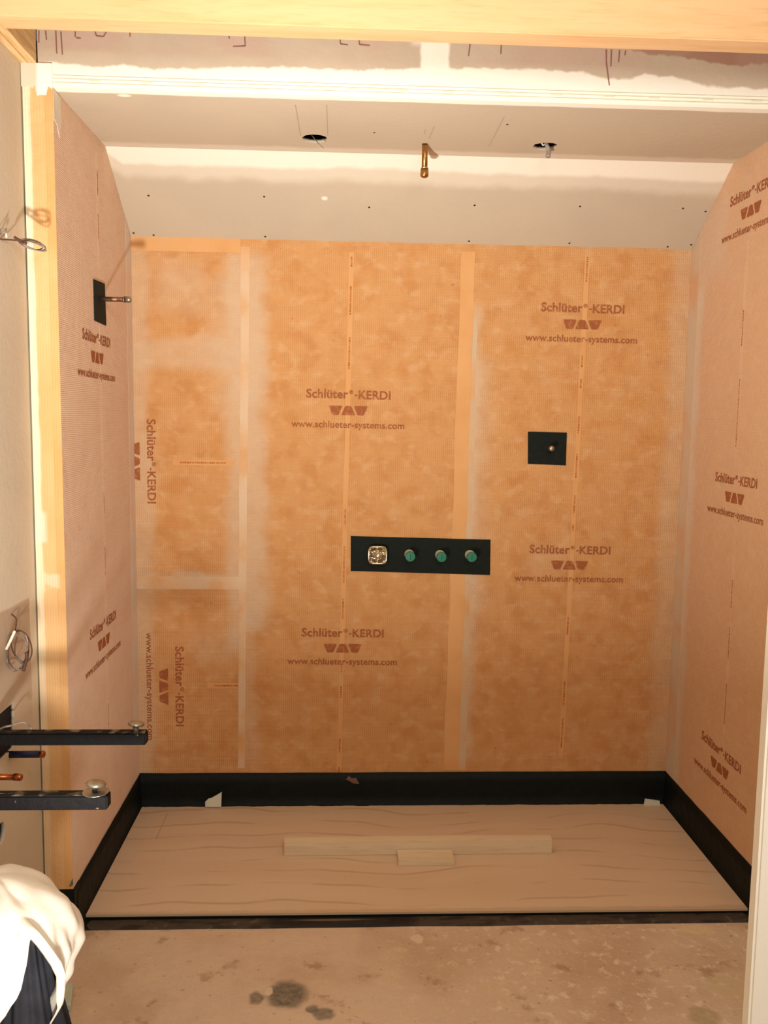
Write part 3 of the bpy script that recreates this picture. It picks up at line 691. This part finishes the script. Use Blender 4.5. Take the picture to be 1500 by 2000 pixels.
# back wall pipe stub in the square patch
p = at(1071, 875, 'y', PO-.0016)
t = thing('pipe_stub', p, 'short capped copper pipe sticking out of the square black patch', 'pipe')
mesh_obj('pipe', lathe([(0, .008), (.05, .008)], p, YN, seg=16), darkcopper, t, smooth=True)
mesh_obj('gasket_ring', lathe([(0, .024), (.003, .023), (.004, .014)], p, YN), rubber, t)
mesh_obj('end_cap', lathe([(0, .0115), (.018, .0115), (.022, .008)], p+Vector((.0, -.046, 0)), YN, seg=16), zinc, t, smooth=True)
# left wall pipe
p = at(197, 584, 'x', .0028)
e1 = at(256, 588, 'y', p.y); L = e1.x-p.x
t = thing('pipe_stub', p, 'horizontal copper pipe sticking out of the patch on the left wall', 'pipe')
mesh_obj('pipe', lathe([(0, .0085), (L*.80, .0085)], p, (1, 0, 0), seg=16), darkcopper, t, smooth=True)
mesh_obj('solder_ring', lathe([(0, .0110), (.006, .0110)], p+Vector((L*.74, 0, 0)), (1, 0, 0), seg=16), solder, t, smooth=True)
mesh_obj('end_cap', lathe([(0, .0115), (L*.20, .0115), (L*.225, .009)], p+Vector((L*.775, 0, 0)), (1, 0, 0), seg=16), zinc, t, smooth=True)
# ceiling pipe
p = Vector((hp.x, hp.y, HC+.03)); zb = at(830, 347, 'y', hp.y).z; L = p.z-zb
t = thing('pipe_stub', (hp.x, hp.y, HC), 'brass capped pipe hanging down from the alcove ceiling', 'pipe')
mesh_obj('pipe', lathe([(0, .0105), (L-.022, .0105)], p, (0, 0, -1), seg=20), brass, t, smooth=True)
mesh_obj('solder_ring', lathe([(0, .0120), (.005, .0135)], p+Vector((0, 0, -(L-.036))), (0, 0, -1), seg=20), solder, t, smooth=True)
mesh_obj('end_cap', lathe([(0, .0140), (.018, .0150), (.026, .0145), (.031, .009)], p+Vector((0, 0, -(L-.031))), (0, 0, -1), seg=20), brass, t, smooth=True)
# copper pipe and blue sleeved pipe from the near wall
p = at(20, 1517, 'y', -1.62); cyl_y = -1.45
for nm_, px0, px1, yy, lab in (('copper_pipe', 0, 47, -1.42, 'bare copper pipe end between the two black brackets'),):
    e1 = at(42, 1518, 'y', yy); s = Vector((XL-.012, yy, e1.z+.002))
    t = thing(nm_, (XL, yy, e1.z), lab, 'pipe')
    mesh_obj('pipe', lathe([(0, .0085), ((e1-s).length-.018, .0085)], s, e1-s, seg=16), copper, t, smooth=True)
    mesh_obj('end_cap', lathe([(0, .0100), (.018, .0100), (.021, .008)], s+(e1-s).normalized()*((e1-s).length-.020), e1-s, seg=16), copper, t, smooth=True)
yy = -1.22; e1 = at(87, 1473, 'y', yy); s = Vector((XL-.01, yy, e1.z-.001))
t = thing('sleeved_pipe', (XL, yy, e1.z), 'dark blue sleeved pipe with copper end beneath the upper bracket', 'pipe')
mesh_obj('blue_sleeve', lathe([(0, .0105), ((e1-s).length-.012, .0105)], s, e1-s, seg=16), blue, t, smooth=True)
mesh_obj('copper_end', lathe([(0, .0105), (.013, .0105), (.015, .007)], s+(e1-s).normalized()*((e1-s).length-.014), e1-s, seg=16), copper, t, smooth=True)

# ======================================================= STEEL BRACKETS
def bracket(yc, x1, label, nut_px, dy):
    w = .017; t = thing('metal_bracket', (XL, yc, .852), label, 'bracket', 'black steel brackets on the near left wall')
    bm = BX((XL+.001, yc-w, .835), (x1, yc+w, .870), .0035); mesh_obj('steel_bar', bm, steel_blk, t)
    nx = x1-.030
    mesh_obj('bolt_shank', lathe([(0, .009), (.012, .009), (.012, .0095), (.018, .0095)], (nx, yc, .870), (0, 0, 1), seg=6), steel_blk, t)
    mesh_obj('bolt_head', lathe([(0, .010), (.002, .021), (.006, .023), (.010, .020), (.012, .010)], (nx, yc, .885), (.12, .1, 1), seg=22), zinc, t, smooth=True)
    return t
bracket(-1.415, .352, 'upper and farther black steel bracket with a large bolt', None, 0)
bk = bracket(-1.815, .353, 'lower and nearer black steel bracket with a bolt and washer', None, 0)
mesh_obj('washer', lathe([(0, .017), (.0015, .030), (.003, .030), (.0035, .012)], (.323, -1.815, .870), (0, 0, 1)), zinc, bk)
mesh_obj('mounting_plate', BX((XL, -1.85, .80), (XL+.004, -1.78, .90)), steel_blk, bk)

# ======================================================= WIRES
def wiret(name, paths, label, loc, mats, cat='cable', rads=None, names=None):
    t = thing(name, loc, label, cat)
    for i, p in enumerate(paths): mesh_obj(names[i] if names else 'wire', tube(p, rads[i] if rads else .0018, seg=8), mats[i % len(mats)], t, smooth=True)
    return t
def P(x, y, yy): return at(x, y, 'y', yy)
# upper left coil: leaves the wall, ends in a flat loop in front of the partition end
yy = -1.10
loop = lambda cx, cy, rx, ry, rot, n, yy_, dz=0: [P(cx+rx*math.cos(a)*math.cos(rot)-ry*math.sin(a)*math.sin(rot), cy+rx*math.cos(a)*math.sin(rot)+ry*math.sin(a)*math.cos(rot), yy_+dz*math.sin(a*2)) for a in (2*math.pi*k/n for k in range(n+1))]
wiret('wire_coil', [[Vector((XL-.005, -1.17, 2.232)), P(2, 467, -1.165), P(28, 469, -1.11), P(45, 472, -1.11)],
                    loop(63, 478, 27, 8.5, .28, 14, yy, .01), loop(65, 479, 25, 7, .34, 14, yy-.008, .012), loop(62, 477, 23, 9, .24, 14, yy+.006, .008),
                    loop(66, 480, 26, 6, .36, 14, yy+.012, .01),
                    [P(28, 463, -1.11), P(38, 469, -1.11), P(52, 474, -1.11)],
                    [P(54, 474, -1.105), P(66, 480, -1.105)]],
      'flat loop of grey and mauve wire beside the top left partition end', (XL, -1.17, 2.232), [wire_br, mauve, wire_gr, wire_gr, mauve, wire_br, tape_w], rads=[.0022, .0018, .0018, .0018, .0018, .004, .0035],
      names=['lead_wire', 'wire_loop', 'wire_loop', 'wire_loop', 'wire_loop', 'wire_nut', 'white_tape'])
wiret('wire_tail', [[P(-8, 462, -1.19), P(4, 456, -1.17), P(9, 452, -1.165), P(12, 448, -1.16)], [P(12, 455, -1.16), P(12.5, 464, -1.16)], [P(-6, 450, -1.19), P(6, 447, -1.17), P(14, 446, -1.16)]],
      'short stripped wire ends with a white tip left of the upper coil', (XL, -1.19, 2.26), [wire_gr, tape_w, wire_gr], rads=[.003, .003, .0016])
# lower left coil
yy = -1.22
lc = [[Vector((XL-.004, -1.17, P(25, 1198, -1.17).z)), P(31, 1207, -1.19), P(32, 1218, -1.2), P(30, 1230, yy)]]
for (cx, cy, rx, ry, rot) in ((36, 1270, 20, 38, .10), (33, 1272, 22, 36, -.15), (42, 1262, 19, 32, -.3), (34, 1272, 19, 40, .2)):
    lc.append(loop(cx, cy, rx, ry, rot, 14, yy+R.uniform(-.01, .01), .012))
lc += [[P(29, 1232, yy-.01), P(20, 1252, yy-.015), P(12, 1268, yy-.012)], [P(51, 1274, yy-.01), P(52, 1285, yy-.01), P(46, 1310, yy-.005)], [P(33, 1245, yy), P(29, 1262, yy), P(29, 1278, yy)], [P(30, 1282, yy-.01), P(44, 1296, yy-.01)]]
wiret('wire_coil', lc, 'hanging oval coil of brown wires on the near left wall', (XL, -1.17, P(25, 1198, -1.17).z), [wire_br, wire_br, wire_gr, wire_br, wire_gr, tape_w, wire_br, wire_br, wire_gr], rads=[.0022, .002, .002, .002, .002, .0042, .005, .002, .004],
      names=['lead_wire', 'wire_loop', 'wire_loop', 'wire_loop', 'wire_loop', 'white_tape', 'wire_bundle', 'wire_end', 'wire_nut'])
yy = -1.27
wiret('cable_tail', [[Vector((XL-.03, -1.30, P(-6, 1428, yy).z)), P(6, 1421, yy), P(22, 1417, yy+.01), P(42, 1411, yy+.02), P(56, 1416, yy+.02), P(64, 1431, yy+.02)], [P(-6, 1436, yy), P(10, 1432, yy), P(22, 1433, yy), P(30, 1436, yy)]],
      'grey cable curving out of the dark wall opening', (XL, -1.30, P(-6, 1428, yy).z), [wire_gr, wire_gr], rads=[.0032, .0028])
# wires in the ceiling holes
tg = thing('hole_wire', (hl.x, hl.y, HC+.01), 'thin wire end poking from the left ceiling hole', 'wire')
mesh_obj('wire', tube([(hl.x-.02, hl.y+.03, HC+.03), P(617, 274, hl.y), P(624, 282, hl.y-.01), P(632, 289, hl.y-.01)], .0016, seg=8), wire_gr, tg, smooth=True)
tg = thing('hole_cable', (hr.x, hr.y, HC+.01), 'grey cable stub hanging from the right ceiling hole', 'cable')
mesh_obj('cable', tube([(hr.x, hr.y+.03, HC+.06), (hr.x+.004, hr.y, HC+.01), P(1072, 294, hr.y), P(1070, 306, hr.y-.005)], [.006, .007, .008, .009], seg=10), simple('grey_sheath', srgb(158, 146, 134), .6), tg, smooth=True)
mesh_obj('wire', tube([(hr.x-.03, hr.y, HC+.03), P(1058, 279, hr.y), P(1062, 283, hr.y), (hr.x+.02, hr.y+.01, HC+.03)], .003, seg=8), tape_w, tg, smooth=True)
for h in (hl, hr):
    pass
# staple of debris at the foot of the partition
tag(mesh_obj('foam_scrap', (lambda: quad_on([at(x, y, 'z', 0.0) for x, y in ((108, 1931), (143, 1929), (139, 1974), (116, 1977), (100, 1955))], (0, 0, 1), .016))(), simple('pale_green_board', srgb(196, 204, 184), .8, var=.15, vs=20), origin=at(122, 1955, 'z', 0)), 'small pale grey green board scrap on the floor behind the draped cloth', 'scrap')
p = at(138, 1726, 'y', D-.005)
tag(mesh_obj('tape_scrap', quad_on([at(x, y, 'y', D-.0035) for x, y in ((135, 1731), (142, 1715), (143, 1727), (139, 1731))], YN, .0015), simple('grey_scrap', srgb(96, 104, 84), .8), origin=p), 'tiny grey green scrap stuck on the partition end above the black flap', 'scrap')

# ======================================================= DRAPED CLOTHS (bottom left)
CY = -1.90; cx, cz = at(20, 1860, 'y', CY).x, 0
Rz = lambda px, py: at(px, py, 'y', CY)
dcx = at(48, 1860, 'y', CY).x
def dark():
    bm = bmesh.new(); n = 120; rows = []
    zs = [.625, .61, .58, .54, .48, .42, .36, .30, .24, .16, .08, .012]
    for j, z in enumerate(zs):
        r = .036+(.625-z)*.17
        row = []
        for k in range(n):
            a = 2*math.pi*k/n; f = 1+.07*math.sin(9*a+z*5)+.05*math.sin(17*a+1.3+z*3)+.08*noise.noise(Vector((math.cos(a)*2, math.sin(a)*2, z*3)))
            row.append(bm.verts.new((dcx+max(r*f*math.cos(a), -.215), CY+r*f*math.sin(a), z)))
        rows.append(row)
    for A, B in zip(rows, rows[1:]):
        for k in range(n): bm.faces.new((A[k], A[(k+1) % n], B[(k+1) % n], B[k]))
    bm.faces.new(rows[0]); bm.faces.new(rows[-1][::-1]); return bm
md = Mat('dark_fabric', .85, .3).base(srgb(34, 33, 38)); md.mix(step(md.noise(9, 4), .45, .7)*.45, srgb(64, 64, 70)); md.bump(md.noise(260, 2), .0006)
dc = tag(mesh_obj('dark_cloth', dark(), md.m, smooth=True, origin=(cx, CY, .012)), 'dark folded fabric hanging to the floor under the white cloth', 'cloth')
def white():
    bm = bmesh.new(); n = 180; m_ = 44; rows = []
    wx0 = at(-18, 1860, 'y', CY).x; RM = at(146, 1860, 'y', CY).x-wx0; top = at(-10, 1712, 'y', CY).z
    def lump(ang, c, w): 
        d = (ang-c+180) % 360-180; return math.exp(-(d/w)**2)
    for j in range(m_+1):
        row = []
        for k in range(n):
            a = 2*math.pi*k/n; ca, sa = math.cos(a), math.sin(a)
            ang = math.degrees(math.atan2(ca, -sa))    # 0 towards the camera, +90 right
            notch = lump(ang, 51, 15)
            hang = .05+.40*lump(ang, -15, 26)+.22*lump(ang, -90, 45)+.16*lump(ang, 92, 27)+.03*lump(ang, 150, 40)
            arc = RM*1.45; total = arc*(1-.42*notch)+hang*(1-notch)
            l = total*j/m_
            if l < arc:
                ph = l/arc*math.pi/2; r = RM*math.sin(ph); z = top-.185*(1-math.cos(ph))
                under = 0
            else:
                h = l-arc; r = RM*(1-2.2*h*lump(ang, 100, 36)-.2*min(1, h*6)*(1-lump(ang, 100, 40))); z = top-.185-h
            q = j/m_
            # folds grow towards the rim, a rolled puffy edge at the hem
            fold = min(1, l/arc)**1.5*(.06*noise.noise(Vector((ca*r*30, sa*r*30, z*22)))+.050*math.sin(6*a+1+z*8)+.035*math.sin(11*a-z*30)+.09*noise.noise(Vector((ca*2.6, sa*2.6, z*9))))
            r *= 1+fold
            z += .016*noise.noise(Vector((ca*r*20+z*4, sa*r*14, 3)))*min(1, q*3)+.012*min(1, q*2)*math.sin(5*a+2)*(1-notch)
            roll = max(0, (q-.80)/.20)
            r += .020*math.sin(roll*math.pi)*(.4+notch)
            z -= .012*math.sin(roll*math.pi/2)*notch
            row.append(bm.verts.new((max(wx0+r*ca, XL+.012), CY+r*sa, z)))
        rows.append(row)
    for A, B in zip(rows, rows[1:]):
        for k in range(n): bm.faces.new((A[k], A[(k+1) % n], B[(k+1) % n], B[k]))
    bmesh.ops.remove_doubles(bm, verts=bm.verts, dist=1e-5)
    bmesh.ops.solidify(bm, geom=list(bm.faces), thickness=.003)
    return bm
mw = Mat('white_fabric', .9, .2).base(srgb(236, 226, 210)); mw.bump(mw.noise(300, 2), .0004)
wc = tag(mesh_obj('white_cloth', white(), mw.m, smooth=True, origin=(cx, CY, .5)), 'crumpled white cloth draped over dark fabric in the near left corner', 'cloth')
